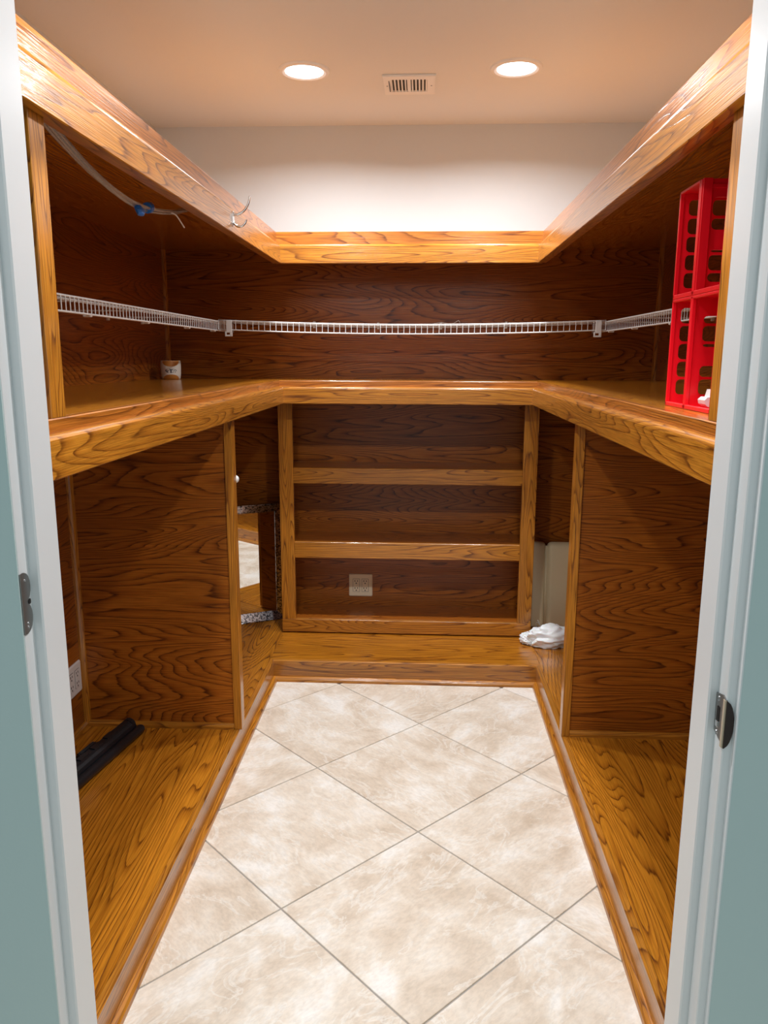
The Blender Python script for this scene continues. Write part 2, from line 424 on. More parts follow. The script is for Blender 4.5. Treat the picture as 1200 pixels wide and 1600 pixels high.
# ------------------------------------------------------------------ the two levels of shelves
def shelf(side, level, label):
    z0, z1, zt, zu = (1.203, 1.277, 1.302, 1.281) if level == 'mid' else (1.792, 1.870, 1.922, 1.897)
    loc = {'left': (-.93, 2.2, zu), 'right': (.8, 2.2, zu), 'back': (-.07, 3.6, zu)}[side]
    t = thing('wall_shelf', loc, label, 'shelf', 'oak shelves round the pantry')
    run('edge_board', side, rounded_top(.019, z0, z1, .011), OAK, t)
    run('edge_backing', side, [(.0192, z0 + .004), (.0385, z0 + .004), (.0385, zt), (.021, zt), (.0192, zt - .002)], OAK2, t)
    d = .0388
    if side == 'left': box('shelf_panel', (WL, XL - d), (WF, WB), (zu, zt), DECK, t, 'y', bev=.0006)
    elif side == 'right': box('shelf_panel', (XR + d, WR), (WF, WB), (zu, zt), DECK, t, 'y', bev=.0006)
    else: box('shelf_panel', (XL - d + .0006, XR + d - .0006), (YB + d, WB), (zu, zt), DECK, t, 'x', bev=.0006)
    return t
shelf('left', 'mid', 'middle oak shelf with the small candle standing in its corner')
shelf('right', 'mid', 'middle oak shelf with the red crates standing on it')
shelf('back', 'mid', 'middle oak shelf directly above the open bookcase')
shelf('left', 'up', 'upper oak shelf with the chrome coat hook on its edge')
shelf('right', 'up', 'upper oak shelf running above the red crates')
shelf('back', 'up', 'short upper oak shelf below the white wall and air vent')

# ------------------------------------------------------------------ dividers under and above the middle shelf
def divider(s, x_front, x_wall, y0, z0, z1, stile_w, stile_d, label, low=True):
    """s = +1: front to the right of the wall"""
    t = thing('divider_panel', ((x_front + x_wall) / 2, y0, z0), label, 'divider', 'oak dividers between the shelves')
    xs = x_front - s * stile_w
    lo_, hi_ = min(x_wall, xs), max(x_wall, xs)
    box('panel', (lo_, hi_), (y0 + .008, y0 + .027), (z0, z1), PLY, t, 'x', bev=0)
    box('stile', (min(xs, x_front), max(xs, x_front)), (y0, y0 + stile_d), (z0, z1), OAK, t, 'z', bev=.0012)
    if low:
        bm = bmesh.new(); h, tt = .021, .013
        add_extrude(bm, [(0, 0), (-tt, 0), (-tt, h * .55), (-tt * .55, h), (0, h)], lambda a, b, k: (k, y0 + .008 + a, z0 + b), lo_, hi_)
        link(bm, 'base_moulding', OAK, t, 'x')
        bm = bmesh.new(); r = .018
        poly = [(0, 0)] + [(s * r * math.cos(math.radians(a)), -r * math.sin(math.radians(a))) for a in (0, 22, 45, 67, 90)]
        add_extrude(bm, poly, lambda a, b, k: (x_wall + a, y0 + .008 + b, k), z0, z1); link(bm, 'corner_moulding', OAK, t, 'z')
    return t
divider(1, -.632, XLOW, 2.55, ZP, 1.281, .028, .042, 'lower oak divider panel next to the light outlet plate')
divider(-1, .503, xr_, 2.565, ZP, 1.281, .028, .042, 'lower oak divider panel next to the crumpled white bag')
divider(1, -.632, xl_, 1.303, 1.302, 1.897, .02, .054, 'upper oak divider with the clear tubing behind it', False)
divider(-1, .493, xr_, 1.31, 1.302, 1.897, .02, .068, 'upper oak divider standing in front of the red crates', False)

# ------------------------------------------------------------------ open bookcase at the back
BX0, BX1, BY = -.664, .525, 3.548
bk = thing('bookcase', (-.07, BY, ZP), 'open oak bookcase with three bays standing on the platform', 'bookcase')
SW = .066
box('stile', (BX0, BX0 + SW), (BY, BY + .019), (.165, 1.281), OAK, bk, 'z'); box('stile', (BX1 - SW, BX1), (BY, BY + .019), (.165, 1.281), OAK, bk, 'z')
box('bottom_rail', (BX0, BX1), (BY, BY + .019), (ZP + .006, .165), OAK, bk, 'x')
for z0, z1 in ((.827, .900), (.470, .547)): box('rail', (BX0 + SW, BX1 - SW), (BY + .0004, BY + .019), (z0, z1), OAK, bk, 'x')
for z1 in (.898, .545, .165): box('shelf_board', (BX0 + .021, BX1 - .021), (BY + .0192, yb_), (z1 - .019, z1), PLY, bk, 'x', bev=.0006)
for x in (BX0, BX1 - .019): box('side_panel', (x, x + .019), (BY + .0192, yb_), (ZP, 1.281), PLY, bk, 'y', bev=.0006)
box('plinth', (BX0 + .02, BX1 - .02), (BY + .022, yb_), (ZP, .146), PLY, bk, 'x', bev=0)

# ------------------------------------------------------------------ outlets
def outlet(origin, ux, label, plate_mat, w_=.117, h_=.114, name='wall_outlet'):
    """origin = centre of the plate on the wall; ux = unit vector to the plate's right; n points off the wall"""
    ux = Vector(ux); uz = Vector((0, 0, 1)); n = ux.cross(uz); o = Vector(origin)
    P = lambda a, b, d: o + ux * a + uz * b + n * d
    t = thing(name, tuple(o - uz * h_ / 2), label, 'outlet', 'double outlets on the wood panels')
    def slab(nm, poly, d0, d1, mat, par):
        bm = bmesh.new(); add_extrude(bm, poly, lambda a, b, k: P(a, b, k), d0, d1); return link(bm, nm, mat, par)
    bm = bmesh.new(); big, small = round_rect(w_, h_, .006), round_rect(w_ - .008, h_ - .008, .004)
    A = [bm.verts.new(P(a, b, 0)) for a, b in big]; B = [bm.verts.new(P(a, b, .0025)) for a, b in big]; C_ = [bm.verts.new(P(a, b, .0055)) for a, b in small]
    m = len(A)
    for i in range(m):
        k = (i + 1) % m
        bm.faces.new((A[i], A[k], B[k], B[i])); bm.faces.new((B[i], B[k], C_[k], C_[i]))
    bm.faces.new(C_); bm.faces.new(list(reversed(A))); bmesh.ops.recalc_face_normals(bm, faces=bm.faces)
    link(bm, 'cover_plate', plate_mat, t)
    for sx in (-1, 1):
        cx_ = sx * .0225
        slab('receptacle_gap', [(cx_ + a, b) for a, b in round_rect(.035, .068, .003)], .005, .0059, SLOT, t)
        rc = slab('receptacle', [(cx_ + a, b) for a, b in round_rect(.0325, .0655, .002)], .005, .0068, plate_mat, t)
        for sz in (-1, 1):
            cz = sz * .0185 + .004
            slab('slot', [(cx_ - .0065 + a, cz + b) for a, b in round_rect(.0035, .009, .0008, 1)], .006, .0071, SLOT, rc)
            slab('slot', [(cx_ + .0065 + a, cz + b) for a, b in round_rect(.0035, .008, .0008, 1)], .006, .0071, SLOT, rc)
            slab('ground_hole', [(cx_ + a, cz - .012 + b) for a, b in round_rect(.0062, .0062, .0028, 3)], .006, .0071, SLOT, rc)
    return t
outlet((-.304, yb_, .268), (1, 0, 0), 'ivory double outlet on the back panel inside the bookcase', IVORY, .119, .117)
outlet((XLOW, 2.478, .298), (0, 1, 0), 'light grey double outlet on the side panel above the black rail', LIGHTP)

# ------------------------------------------------------------------ recessed lights and air vent in the ceiling
def downlight(x, y, label, group):
    t = thing('ceiling_light', (x, y, CEIL), label, 'ceiling light', group)
    bm = bmesh.new(); add_lathe(bm, [(.069, -.0005), (.071, -.006), (.080, -.0095), (.092, -.006), (.095, 0)], (x, y, CEIL), 48)
    smooth_by_angle(link(bm, 'trim_ring', VENTW, t))
    bm = bmesh.new(); add_lathe(bm, [(0, -.006), (.05, -.0055), (.0695, -.003), (.0695, -.001)], (x, y, CEIL), 40)
    smooth_by_angle(link(bm, 'lens', LENS, t))
for i, (lx, ly) in enumerate(LAMP_XY):
    side_ = 'coat hook' if lx < 0 else 'red crate'
    where_ = 'beside the air vent' if i < 2 else 'near the doorway'
    downlight(lx, ly, 'round recessed ceiling light %s on the %s side' % (where_, side_), 'recessed ceiling lights')

VX0, VX1, VY0, VY1 = -.166, .030, 3.155, 3.362
t = thing('air_vent', ((VX0 + VX1) / 2, (VY0 + VY1) / 2, CEIL), 'small white slatted air vent in the ceiling', 'air vent')
def vslab(nm, x, y, z, mat, bev=.0): return box(nm, x, y, z, mat, t, bev=bev)
iy0, iy1 = VY0 + .036, VY1 - .034; ix0, ix1 = VX0 + .026, VX1 - .030
bm = bmesh.new()
for x, y in (((VX0, ix0), (VY0, VY1)), ((ix1, VX1), (VY0, VY1)), ((ix0, ix1), (VY0, iy0)), ((ix0, ix1), (iy1, VY1))):
    add_box(bm, x, y, (CEIL - .007, CEIL))
add_box(bm, (VX0 - .003, VX1 + .003), (VY0 - .004, VY0 + .01), (CEIL - .009, CEIL), .002)
link(bm, 'frame', VENTW, t)
vslab('duct', (ix0, ix1), (iy0, iy1), (CEIL - .0012, CEIL - .0002), VENTD)
pitch = (ix1 - ix0) / 10.6
for k in range(11):
    xc = ix0 + (k + .3) * pitch
    wdt = .0135 if k == 5 else .0048
    bm = bmesh.new(); tlt = (k - 5) * .0007
    add_extrude(bm, [(-wdt / 2, -.0055), (wdt / 2, -.0055), (wdt / 2 + tlt, -.0008), (-wdt / 2 + tlt, -.0008)], lambda a, b, q: (xc + a, q, CEIL + b), iy0, iy1)
    link(bm, 'slat', VENTW, t)
bm = bmesh.new(); add_tube(bm, [(VX0 + .0205, iy0 + .012, CEIL - .006), (VX0 + .022, iy1 - .02, CEIL - .011)], .0022, 6); link(bm, 'lever', BRONZE, t)
for x in (VX0 + .012, VX1 - .014):
    bm = bmesh.new(); add_lathe(bm, [(0, -.0085), (.003, -.008), (.0042, -.006)], (x, (iy0 + iy1) / 2, CEIL), 10); link(bm, 'screw', NICKEL, t)

# ------------------------------------------------------------------ wire shelving along three walls
LIP, ZW = .040, 1.558
def wire_shelf(side, label):
    t = thing('wire_shelf', {'left': (-1.07, 2.5, ZW), 'right': (.95, 2.5, ZW), 'back': (-.06, 3.65, ZW)}[side], label, 'wire shelf', 'white wire shelves')
    if side == 'left': a0, a1, P = 1.335, 3.785, lambda a, d, z: (-.915 - d, a, z)
    elif side == 'right': a0, a1, P = 1.342, 3.785, lambda a, d, z: (.790 + d, a, z)
    else: a0, a1, P = -.9095, .7845, lambda a, d, z: (a, 3.50 + d, z)
    D = .288 if side == 'back' else .062
    n = int((a1 - a0) / .0256)
    sag = (lambda a: -.020 * (1 - ((a + .0625) / .875) ** 2)) if side == 'back' else (lambda a: 0.0)
    lift = .006 if side == 'back' else 0.0
    zz = lambda a: ZW + lift + sag(a)
    def rail(nm, d, dz, r):
        bm = bmesh.new(); m = 24
        add_tube(bm, [P(a0 + (a1 - a0) * k / m, d, zz(a0 + (a1 - a0) * k / m) + dz) for k in range(m + 1)], r, 6)
        link(bm, nm, WIRE, t, smooth=True)
    rail('front_rail', 0, 0, .0032); rail('lip_rail', 0, -LIP, .0032); rail('support_rail', .03, -.003, .0018)
    
    if side == 'back': rail('support_rail', D * .55, -.003, .0018)
    rail('rear_rail', D - .01, -.003, .0022)
    bm = bmesh.new()
    for k in range(n + 1):
        a = a0 + (a1 - a0) * k / n; z = zz(a)
        add_tube(bm, [P(a, D - .002, z + .002), P(a, .012, z + .002)], .0008, 4)
        add_tube(bm, [P(a, .012, z + .002), P(a, .004, z + .002), P(a, -.002, z - .002), P(a, -.002, z - LIP)], .0017, 5)
    link(bm, 'cross_wires', WIRE, t)
    # wall clips over the rear rail, and small feet under the lip rail on the side shelves
    if side == 'back':
        for x in (-.522, -.217, .079, .385):
            bm = bmesh.new(); z = zz(x)
            add_box(bm, (x - .006, x + .006), (yb_ - .012, yb_ + .001), (z - .012, z + .020), .002)
            add_box(bm, (x - .004, x + .004), (yb_ - .020, yb_ - .010), (z + .012, z + .020), .001); link(bm, 'wall_clip', WHITEP, t)
    else:
        for y in (1.6, 2.16, 2.62, 3.08, 3.46):
            s = 1 if side == 'left' else -1
            xw = xl_ if side == 'left' else xr_; xr0 = P(y, D - .012, 0)[0]
            bm = bmesh.new(); add_tube(bm, [(xr0, y, ZW - .004), (xw + s * .004, y, ZW - .004)], .0028, 6); link(bm, 'support_arm', WIRE, t)
            bm = bmesh.new()
            add_box(bm, tuple(sorted((xw - s * .001, xw + s * .010))), (y - .008, y + .008), (ZW - .016, ZW + .010), .002); link(bm, 'wall_clip', WHITEP, t)
            bm = bmesh.new(); x2 = P(y, .02, 0)[0]
            add_box(bm, tuple(sorted((x2 - s * .001, x2 + s * .022))), (y - .007, y + .007), (ZW - LIP - .007, ZW - LIP + .001), .002)
            link(bm, 'foot', WHITEP, t)
    return t
wire_shelf('left', 'white wire shelf hanging along the panel above the candle')
wire_shelf('right', 'white wire shelf running behind the red crates')
wire_shelf('back', 'sagging white wire shelf across the back panel')
for x, nm in ((-.862, 'beside the candle corner'), (.752, 'on the crate side')):
    t = thing('shelf_connector', (x, 3.495, ZW - .07), 'white plastic corner connector of the wire shelf ' + nm, 'connector', 'wire shelf connectors')
    bm = bmesh.new(); add_box(bm, (x - .012, x + .014), (3.4915, 3.4965), (ZW - .050, ZW + .004), .0015)
    link(bm, 'plate', WHITEP, t)
    bm = bmesh.new()
    for p, q in (((x - .018, x - .012), (-.062, -.044)), ((x + .004, x + .014), (-.062, -.044)), ((x - .018, x + .014), (-.066, -.059))):
        add_box(bm, p, (3.491, 3.500), (ZW + q[0], ZW + q[1]), .001)
    link(bm, 'hook', WHITEP, t)
# thin bent wire lying on the back wire shelf
pts = [(.020, 3.70, 1.549), (.045, 3.70, 1.556), (.08, 3.70, 1.562), (.11, 3.70, 1.556), (.135, 3.70, 1.557), (.150, 3.70, 1.566), (.158, 3.70, 1.571), (.165, 3.70, 1.562)]
bm = bmesh.new(); add_tube(bm, pts, .0017, 6)
tag(link(bm, 'bent_wire', WIRE, loc=(.09, 3.70, 1.549)), 'thin bent wire lying on the sagging wire shelf', 'wire')

# ------------------------------------------------------------------ red plastic crates, open towards the aisle
def plate_holes(bm, P, cells, d0, d1):
    """cells: (a0, a1, b0, b1, hole margin, radius) tile a plate; P(a, b, d) -> point"""
    for a0, a1, b0, b1, mg, r in cells:
        ca, cb = (a0 + a1) / 2, (b0 + b1) / 2; wa, wb = a1 - a0, b1 - b0
        if mg is None:
            o_ = [(a0, b0), (a1, b0), (a1, b1), (a0, b1)]
            for d in (d0, d1): bm.faces.new([bm.verts.new(P(a, b, d)) for a, b in o_])
            continue
        hole = [(ca + a, cb + b) for a, b in round_rect(wa - 2 * mg, wb - 2 * mg, r, 3)]
        outer = []
        q = len(hole) // 4
        cor = [(a1, b1), (a0, b1), (a0, b0), (a1, b0)]
        for i in range(4):
            for k in range(q): outer.append(cor[i])
        n = len(hole)
        loops = []
        for d in (d0, d1):
            H = [bm.verts.new(P(a, b, d)) for a, b in hole]; C4 = [bm.verts.new(P(a, b, d)) for a, b in cor]
            for i in range(4):
                seg = H[i * q:(i + 1) * q]
                for k in range(q - 1): bm.faces.new((C4[i], seg[k], seg[k + 1]))
                bm.faces.new((C4[i], seg[-1], H[((i + 1) * q) % n], C4[(i + 1) % 4]))
            loops.append(H)
        for k in range(n): bm.faces.new((loops[0][k], loops[0][(k + 1) % n], loops[1][(k + 1) % n], loops[1][k]))

CX0, CXD = .550, .245
def crate(y0, y1, z0, z1, label, top=True, style='five'):
    t = thing('plastic_crate', (CX0 + CXD / 2, (y0 + y1) / 2, z0), label, 'crate', 'red plastic crates on the shelf')
    th = .004; x0, x1 = CX0, CX0 + CXD
    def side_wall(ya, st):
        bm = bmesh.new(); cells = []; h = z1 - z0
        P = lambda a, b, d: (x0 + a, ya + d, z0 + b)
        if st == 'five':
            m0, m1 = .022, .014; cols = [(0, .014), (.014, .064), (.064, .114), (.114, .164), (.164, .214), (.214, CXD)]
            rows = [(m0 + (h - m0 - m1) * k / 5, m0 + (h - m0 - m1) * (k + 1) / 5) for k in range(5)]
        else:
            cols = [(0, .020), (.020, .070), (.070, .120), (.120, .170), (.170, .220), (.220, CXD)]
            rows = [(.024, .092), (.092, .125), (.125, .193)]; m0, m1 = .024, h - .193
        cells += [(0, CXD, 0, m0, None, 0), (0, CXD, h - m1, h, None, 0)]
        for ri, (b0, b1) in enumerate(rows):
            for ci, (a0, a1) in enumerate(cols):
                solid = ci in (0, len(cols) - 1) or (st != 'five' and ri == 1)
                cells.append((a0, a1, b0, b1, None if solid else .0028, .009))
        plate_holes(bm, P, cells, 0, th)
        bmesh.ops.remove_doubles(bm, verts=bm.verts, dist=1e-5); bmesh.ops.recalc_face_normals(bm, faces=bm.faces)
        link(bm, 'perforated_side', RED, t)
    side_wall(y1 - th, style); side_wall(y0, 'two')
    box('bottom', (x0, x1), (y0, y1), (z0, z0 + th), RED, t, bev=.0008)
    if top: box('top', (x0, x1), (y0, y1), (z1 - th, z1), RED, t, bev=.0008)
    box('back', (x1 - th, x1), (y0, y1), (z0, z1), RED, t, bev=.0008)
    # rim round the open side
    bm = bmesh.new(); rw = .0065
    add_box(bm, (x0 - .003, x0 + .006), (y0 + .0003, y1 - .0003), (z0 + .0003, z0 + rw + .003), .0012)
    if top: add_box(bm, (x0 - .003, x0 + .006), (y0 + .0003, y1 - .0003), (z1 - rw, z1 - .0003), .0012)
    for ya in (y0 + .0003, y1 - .0062): add_box(bm, (x0 - .003, x0 + .006), (ya, ya + .0059), (z0 + .001, z1 - .001), .0012)
    link(bm, 'rim', RED, t)
    if not top:
        bm = bmesh.new(); add_box(bm, (x0, x0 + .019), (y1 - .008, y1 - .003), (z0 + .01, z1 + .001), .001)
        add_box(bm, (x0 + .019, x1), (y1 - .007, y1 - .003), (z1 - .018, z1 - .010), .001); link(bm, 'corner_rib', RED, t)
    return t
ZS, ZM, ZT = 1.302, 1.5325, 1.757
crate(1.6785, 1.806, ZS, ZM, 'lower red crate standing farther from the upper oak divider')
crate(1.6785, 1.806, ZM, ZT, 'closed-top upper red crate farther from the upper oak divider')
crate(1.524, 1.678, ZS, ZM, 'lower red crate holding the small white plastic gadget', style='two')
crate(1.524, 1.678, ZM, ZT, 'upper red crate without a top panel, near the oak divider', top=False, style='two')
# small white gadget inside the lower near crate
gx, gy, gz = .590, 1.622, ZS + .0092
t = thing('white_gadget', (gx, gy, gz), 'small white plastic gadget lying in the lower red crate', 'gadget')
bm = bmesh.new(); add_extrude(bm, [(-.025, .005), (-.019, 0), (.05, 0), (.055, .005), (.055, .019), (-.021, .019), (-.027, .013)], lambda a, b, k: (gx + a, k, gz + b), gy - .02, gy + .02)
link(bm, 'base', WHITEP, t)
bm = bmesh.new(); add_extrude(bm, [(-.015, .0185), (.05, .0185), (.05, .034), (-.011, .034)], lambda a, b, k: (gx + a, k, gz + b), gy - .016, gy + .016)
link(bm, 'cover', WHITEP, t)
for k in (0, 1): box('button', (gx - .006 + k * .012, gx + .001 + k * .012), (gy - .0168, gy - .0155), (gz + .022, gz + .027), NICKEL, t, bev=.0003)

# ------------------------------------------------------------------ candle
cc = (-1.150, 3.55, 1.302)
t = thing('candle', cc, 'small glass candle with white and orange label on the shelf', 'candle')
bm = bmesh.new(); add_lathe(bm, [(0, .0), (.038, .0), (.042, .003), (.0445, .025), (.0455, .055), (.0450, .077), (.0435, .083), (.0415, .083), (.0415, .07)], cc, 40)
smooth_by_angle(link(bm, 'jar', CANDLE, t), 50)
bm = bmesh.new(); add_lathe(bm, [(0, .066), (.041, .067)], cc, 32); link(bm, 'wax', WAX, t)
bm = bmesh.new(); add_tube(bm, [(cc[0], cc[1], cc[2] + .065), (cc[0] + .002, cc[1], cc[2] + .078)], .0015, 6); link(bm, 'wick', SLOT, t)

# ------------------------------------------------------------------ coat hook on the upper edge board
hy, hz = 2.571, 1.834
t = thing('coat_hook', (XL, hy, hz - .02), 'double chrome coat hook screwed to the upper edge board', 'coat hook')
bm = bmesh.new(); add_extrude(bm, [(a, b) for a, b in round_rect(.022, .046, .009)], lambda a, b, k: (k, hy + a, hz + b), XL - .0005, XL + .004); link(bm, 'back_plate', CHROME, t)
def curve_pts(ps, n=14):
    out = []
    P = [ps[0]] + ps + [ps[-1]]
    for i in range(1, len(P) - 2):
        p0, p1, p2, p3 = [Vector(q) for q in P[i - 1:i + 3]]
        for k in range(n):
            u = k / n
            out.append(.5 * ((2 * p1) + (p2 - p0) * u + (2 * p0 - 5 * p1 + 4 * p2 - p3) * u * u + (3 * p1 - p0 - 3 * p2 + p3) * u ** 3))
    out.append(Vector(ps[-1])); return out
for nm, ps in (('upper_prong', [(XL + .003, hy, hz + .012), (XL + .018, hy, hz + .013), (XL + .038, hy, hz + .024), (XL + .052, hy, hz + .044), (XL + .058, hy, hz + .066)]),
               ('lower_prong', [(XL + .003, hy, hz - .010), (XL + .014, hy, hz - .022), (XL + .028, hy, hz - .023), (XL + .040, hy, hz - .014), (XL + .045, hy, hz - .002)])):
    bm = bmesh.new(); pp = curve_pts(ps, 8); add_tube(bm, pp, [.0045 - .0016 * i / len(pp) for i in range(len(pp))], 10); link(bm, nm, CHROME, t, smooth=True)
for dz in (.017, -.017):
    bm = bmesh.new(); add_extrude(bm, [(.0035 * math.cos(a * math.pi / 4), .0035 * math.sin(a * math.pi / 4)) for a in range(8)], lambda a, b, k: (k, hy + a, hz + dz + b), XL + .003, XL + .0055)
    link(bm, 'screw', NICKEL, t)

# ------------------------------------------------------------------ clear tubing hung under the upper shelf
path = [(-.70, 1.395, 1.893), (-.70, 1.46, 1.852), (-.70, 1.531, 1.822), (-.70, 1.70, 1.783), (-.70, 1.85, 1.765), (-.70, 1.985, 1.763), (-.70, 2.12, 1.776), (-.70, 2.29, 1.804), (-.70, 2.45, 1.846), (-.70, 2.58, 1.894)]
t = thing('clear_tubing', (-.70, 1.98, 1.76), 'bundle of clear plastic tubing sagging under the upper shelf', 'tubing')
for k, (dx, dz) in enumerate(((0, 0), (.008, .005), (-.007, .006))):
    bm = bmesh.new(); add_tube(bm, [(p.x + dx + .003 * math.sin(5 * p.y + k * 2), p.y, min(p.z + dz, 1.894)) for p in curve_pts(path, 7)], .0042, 8); link(bm, 'tube', TUBE, t, smooth=True)
bm = bmesh.new(); add_tube(bm, [(-.700, 2.035, 1.772), (-.700, 2.055, 1.777)], .0135, 12); link(bm, 'tie_band', BLUE, t, smooth=False)
bm = bmesh.new(); bmesh.ops.create_icosphere(bm, subdivisions=2, radius=.013)
for v in bm.verts: v.co = Vector((v.co.x * .8, v.co.y * 1.5, v.co.z)) * (1 + .45 * noise.noise(v.co * 90)) + Vector((-.690, 1.955, 1.752))
link(bm, 'tie_knot', BLUE, t)
bm = bmesh.new(); add_tube(bm, curve_pts([(-.69, 2.20, 1.789), (-.685, 2.225, 1.787), (-.68, 2.25, 1.773), (-.675, 2.265, 1.760)], 6), .0019, 6); link(bm, 'loose_end', WIRE, t)

# ------------------------------------------------------------------ mirror standing in the back corner
A, B = Vector((-.886, 3.676, 0)), Vector((-.690, 3.773, 0)); ud = (B - A).normalized(); nd = Vector((ud.y, -ud.x, 0))
MW, MH, FW = .52, .600, .044
o = B + Vector((0, 0, ZP))
Pm = lambda a, b, d: o - ud * a + Vector((0, 0, b)) + nd * d          # a: to the left, d: towards the viewer
t = thing('framed_mirror', tuple(o - ud * MW / 2), 'mirror in a distressed silver frame standing behind the divider', 'mirror')
def bar(c):
    """mitred bar: outer corners c0, c1 and inner corners; bevelled towards the glass"""
    bm = bmesh.new()
    (oa, ob_), (ia, ib_) = c
    prof = [(0, 0), (0, .030), (.07, .032), (.14, .029), (1, .007), (1, 0)]
    rows = []
    for e in (0, 1):
        po, pi = (oa, ia) if e == 0 else (ob_, ib_)
        rows.append([bm.verts.new(Pm(po[0] + (pi[0] - po[0]) * f, po[1] + (pi[1] - po[1]) * f, d - .006)) for f, d in prof])
    for k in range(len(prof)):
        q = (k + 1) % len(prof); bm.faces.new((rows[0][k], rows[0][q], rows[1][q], rows[1][k]))
    bm.faces.new(rows[0]); bm.faces.new(list(reversed(rows[1]))); bmesh.ops.recalc_face_normals(bm, faces=bm.faces)
    link(bm, 'frame_bar', FRAME, t)
oc = [(0, 0), (MW, 0), (MW, MH), (0, MH)]; ic = [(FW, FW), (MW - FW, FW), (MW - FW, MH - FW), (FW, MH - FW)]
for k in range(4): bar(((oc[k], oc[(k + 1) % 4]), (ic[k], ic[(k + 1) % 4])))
bm = bmesh.new(); add_extrude(bm, [(FW - .004, FW - .004), (MW - FW + .004, FW - .004), (MW - FW + .004, MH - FW + .004), (FW - .004, MH - FW + .004)], lambda a, b, k: Pm(a, b, k), -.005, -.001)
link(bm, 'mirror_glass', MIRROR, t)

# ------------------------------------------------------------------ beige padded panel in the other back corner
t = thing('padded_panel', (.78, 3.74, ZP), 'beige vinyl padded panel leaning in the corner behind the white bag', 'padded panel')
def pad(nm, x, y, z, r, mat=LEATHER):
    bm = bmesh.new(); add_box(bm, x, y, z, r, 4)
    for v in bm.verts:
        f = (v.co.z - ZP) / .42
        v.co.y += .055 * f - .035
    return smooth_by_angle(link(bm, nm, mat, t), 50)
pad('pad', (.536, .611), (3.715, 3.765), (ZP, .515), .020)
pad('pad', (.616, 1.02), (3.700, 3.760), (ZP, .517), .026)
bm = bmesh.new(); add_tube(bm, [(.6135, 3.722 - .035, ZP + .012), (.6135, 3.722 + .018, .500)], .0075, 10); link(bm, 'piping', LEATHER, t, smooth=True)
box('backing', (.545, 1.01), (3.768, 3.790), (ZP, .49), BRONZE, t, bev=.002)

# ------------------------------------------------------------------ crumpled plastic bag
def crumple(name, centre, dims, seed, parent, yaw=0.0, amp=.35, sub=5):
    bm = bmesh.new(); bmesh.ops.create_icosphere(bm, subdivisions=sub, radius=1)
    R_ = Matrix.Rotation(yaw, 3, 'Z')
    for v in bm.verts:
        n = v.co.normalized(); sd = Vector((seed, seed * 1.7, -seed))
        fold = abs(noise.noise(Vector((n.x * .9, n.y * 1.6, n.z * 2.6)) + sd))
        fold2 = abs(noise.noise(Vector((n.x * 1.8 + n.z, n.y * 2.4, n.z * 4.2 - n.x)) + sd * 2))
        k = 1 + amp * (.35 - 1.5 * fold) - amp * .55 * fold2 + .03 * noise.noise(n * 5 + sd)
        p = R_ @ Vector((n.x * dims[0] * k, n.y * dims[1] * k, n.z * dims[2] * k)) + Vector(centre)
        if p.z < ZP + .001: p.z = ZP + .001 + .15 * max(0, noise.noise(p * 40)) * .01
        v.co = p
    return smooth_by_angle(link(bm, name, BAGM, parent), 28)
t = thing('plastic_bag', (.60, 3.45, ZP), 'crumpled white plastic bag lying beside the bookcase', 'bag')
crumple('bag_body', (.615, 3.455, ZP + .038), (.118, .060, .062), 3.1, t, .12)
crumple('bag_tail', (.505, 3.475, ZP + .022), (.040, .045, .030), 8.4, t, .3, .45, 4)
bm = bmesh.new()
for k in range(2):
    pts = [(.548 + .004 * k, 3.50, .150), (.542, 3.505, .178), (.549, 3.508, .196 - .01 * k), (.562, 3.508, .172), (.572, 3.50, .145)]
    pts = curve_pts(pts, 5)
    for p, q in zip(pts[:-1], pts[1:]):
        bm.faces.new([bm.verts.new(v) for v in (p, q, q + Vector((.004, .018, -.004)), p + Vector((.004, .018, -.004)))])
bmesh.ops.remove_doubles(bm, verts=bm.verts, dist=1e-5)
link(bm, 'bag_handle', BAGM, t)

# ------------------------------------------------------------------ black rail on the platform
p0, p1 = Vector((-1.098, 1.86, 0)), Vector((-.983, 2.515, 0)); dr = (p1 - p0).normalized(); sd = Vector((dr.y, -dr.x, 0)); LEN = (p1 - p0).length
Pr = lambda a, b, k: p0 + dr * k + sd * a + Vector((0, 0, ZP + b))
t = thing('plastic_rail', tuple((p0 + p1) / 2 + Vector((0, 0, ZP))), 'black ribbed plastic rail lying on the low platform', 'rail')
bm = bmesh.new(); add_tube(bm, [Pr(0, .0165, -.05), Pr(0, .0165, LEN - .012), Pr(0, .0165, LEN - .004), Pr(0, .0165, LEN)], [.0165, .0165, .014, .007], 16); smooth_by_angle(link(bm, 'round_tube', BLACKP, t))
bm = bmesh.new()
add_extrude(bm, [(-.012, .0), (-.012, .030), (-.017, .040), (-.026, .046), (-.030, .052), (-.050, .052), (-.058, .044), (-.060, .018), (-.064, .0)], Pr, -.05, LEN - .030); link(bm, 'channel', BLACKP, t)
bm = bmesh.new(); add_extrude(bm, [(-.016, .0), (-.016, .036), (-.026, .050), (-.045, .056), (-.056, .048), (-.060, .0)], Pr, LEN - .031, LEN - .006)
bmesh.ops.bevel(bm, geom=list(bm.edges), offset=.004, segments=2, affect='EDGES'); link(bm, 'end_cap', BLACKP, t)
for k in range(7):
    a = .05 + k * .075
    bm = bmesh.new(); add_extrude(bm, [(-.030, .0515), (-.050, .0515), (-.049, .0560), (-.031, .0560)], Pr, a, a + .045); link(bm, 'rib', BLACKP, t)
for a in (.20, .39):
    bm = bmesh.new(); add_extrude(bm, [(-.055, .0), (-.055, .048), (-.066, .054), (-.080, .044), (-.083, .0)], Pr, a, a + .09)
    bmesh.ops.bevel(bm, geom=list(bm.edges), offset=.004, segments=2, affect='EDGES'); link(bm, 'clip', BLACKP, t)

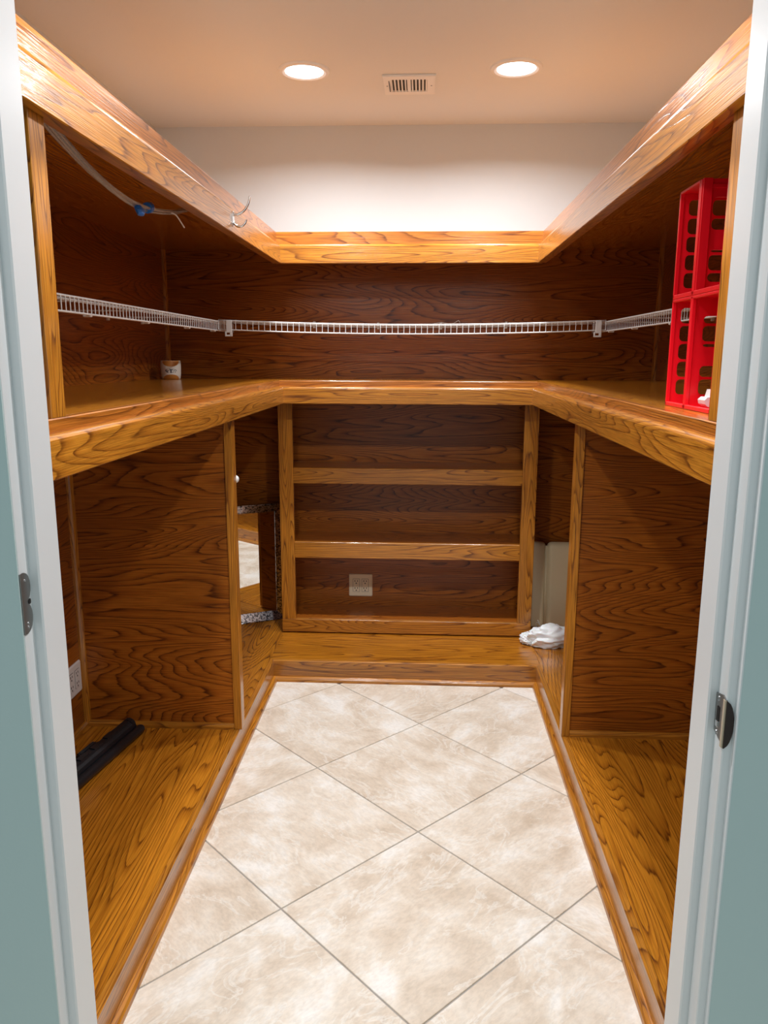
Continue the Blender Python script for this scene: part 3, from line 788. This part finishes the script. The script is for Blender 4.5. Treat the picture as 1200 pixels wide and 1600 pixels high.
# ------------------------------------------------------------------ white knob behind the lower divider
bm = bmesh.new(); kc = Vector((-.640, 2.590, .994))
prof = [(0, .026), (.008, .025), (.013, .021), (.0145, .014), (.012, .006), (.007, .0)]
rings = [[bm.verts.new(kc + Vector((r * math.cos(a * math.pi / 8), d, r * math.sin(a * math.pi / 8)))) for a in range(16)] for r, d in [(max(r, .0005), d) for r, d in prof]]
for q, s in zip(rings[:-1], rings[1:]):
    for k in range(16): bm.faces.new((q[k], q[(k + 1) % 16], s[(k + 1) % 16], s[k]))
bm.faces.new(rings[0]); bm.faces.new(rings[-1]); bmesh.ops.recalc_face_normals(bm, faces=bm.faces)
tag(link(bm, 'round_knob', WHITEP, smooth=True, loc=tuple(kc)), 'small round white knob on the back of the lower divider', 'knob')

# ------------------------------------------------------------------ latch hardware on the two sliding doors
# left door edge: plate with two rounded lobes
def half_lobes():
    p = [(-.0135, -.040), (-.0135, .040), (-.006, .0405)]
    for cz in (.020, -.020):
        for k in range(9):
            a = math.radians(80 - 160 * k / 8); p.append((-.004 + .0135 * math.cos(a), cz + .0195 * math.sin(a)))
    p.append((-.006, -.0405)); return p
px, py, pz = -.5045, .9325, 1.098
t = thing('door_plate', (px, py, pz - .04), 'grey lobed metal plate on the white door edge', 'door plate')
bm = bmesh.new(); add_extrude(bm, [(a, b) for a, b in half_lobes()], lambda a, b, k: (k, py + a, pz + b), px - .001, px + .0012); link(bm, 'plate', NICKEL, t)
for dz, r in ((.030, .0016), (-.027, .0016), (-.032, .0016)):
    bm = bmesh.new(); add_extrude(bm, [(r * math.cos(a * math.pi / 4), r * math.sin(a * math.pi / 4)) for a in range(8)], lambda a, b, k: (k, py - .004 + a, pz + dz + b), px + .001, px + .002); link(bm, 'screw', CHROME, t)
bm = bmesh.new(); add_extrude(bm, [(a, b) for a, b in round_rect(.006, .007, .002)], lambda a, b, k: (k, py + .004 + a, pz + b), px + .0008, px + .0016); link(bm, 'notch', SLOT, t)
# right door edge: latch plate and half-round cup on the door face
px, py, pz = .3810, .9345, .962
t = thing('door_latch', (px, py, pz - .035), 'steel latch plate with bolt and dark round pull on the door edge', 'door latch')
bm = bmesh.new(); add_extrude(bm, [(-.0145, -.030), (.013, -.022), (.0145, .028), (-.008, .034), (-.0145, .030)], lambda a, b, k: (k, py + a, pz + b), px - .0016, px + .001); link(bm, 'plate', NICKEL, t)
box('wood_edge', (px - .0022, px + .001), (py - .0150, py - .0095), (pz - .034, pz + .030), WOODRAW, t, bev=.0006)
bm = bmesh.new(); add_extrude(bm, round_rect(.008, .022, .002), lambda a, b, k: (k, py + .003 + a, pz + .003 + b), px - .0022, px); link(bm, 'bolt_opening', SLOT, t)
box('bolt', (px - .004, px), (py - .0015, py + .006), (pz - .013, pz - .005), CHROME, t, bev=.0008)
for dz in (.022, .026, -.020, -.024):
    bm = bmesh.new(); add_extrude(bm, [(.0014 * math.cos(a * math.pi / 4), .0014 * math.sin(a * math.pi / 4)) for a in range(8)], lambda a, b, k: (k, py + .004 + a, pz + dz + b), px - .0026, px - .001); link(bm, 'screw', CHROME, t)
poly = [(0, -.032)] + [(.0105 * math.cos(math.radians(a)), .031 * math.sin(math.radians(a))) for a in range(-80, 81, 16)] + [(0, .032)]
bm = bmesh.new(); add_extrude(bm, poly, lambda a, b, k: (px + a, k, pz + b - .002), .9172, .9200); link(bm, 'pull_cup', BRONZE, t)

for o_ in bpy.data.objects:
    if '_o' in o_: del o_['_o']
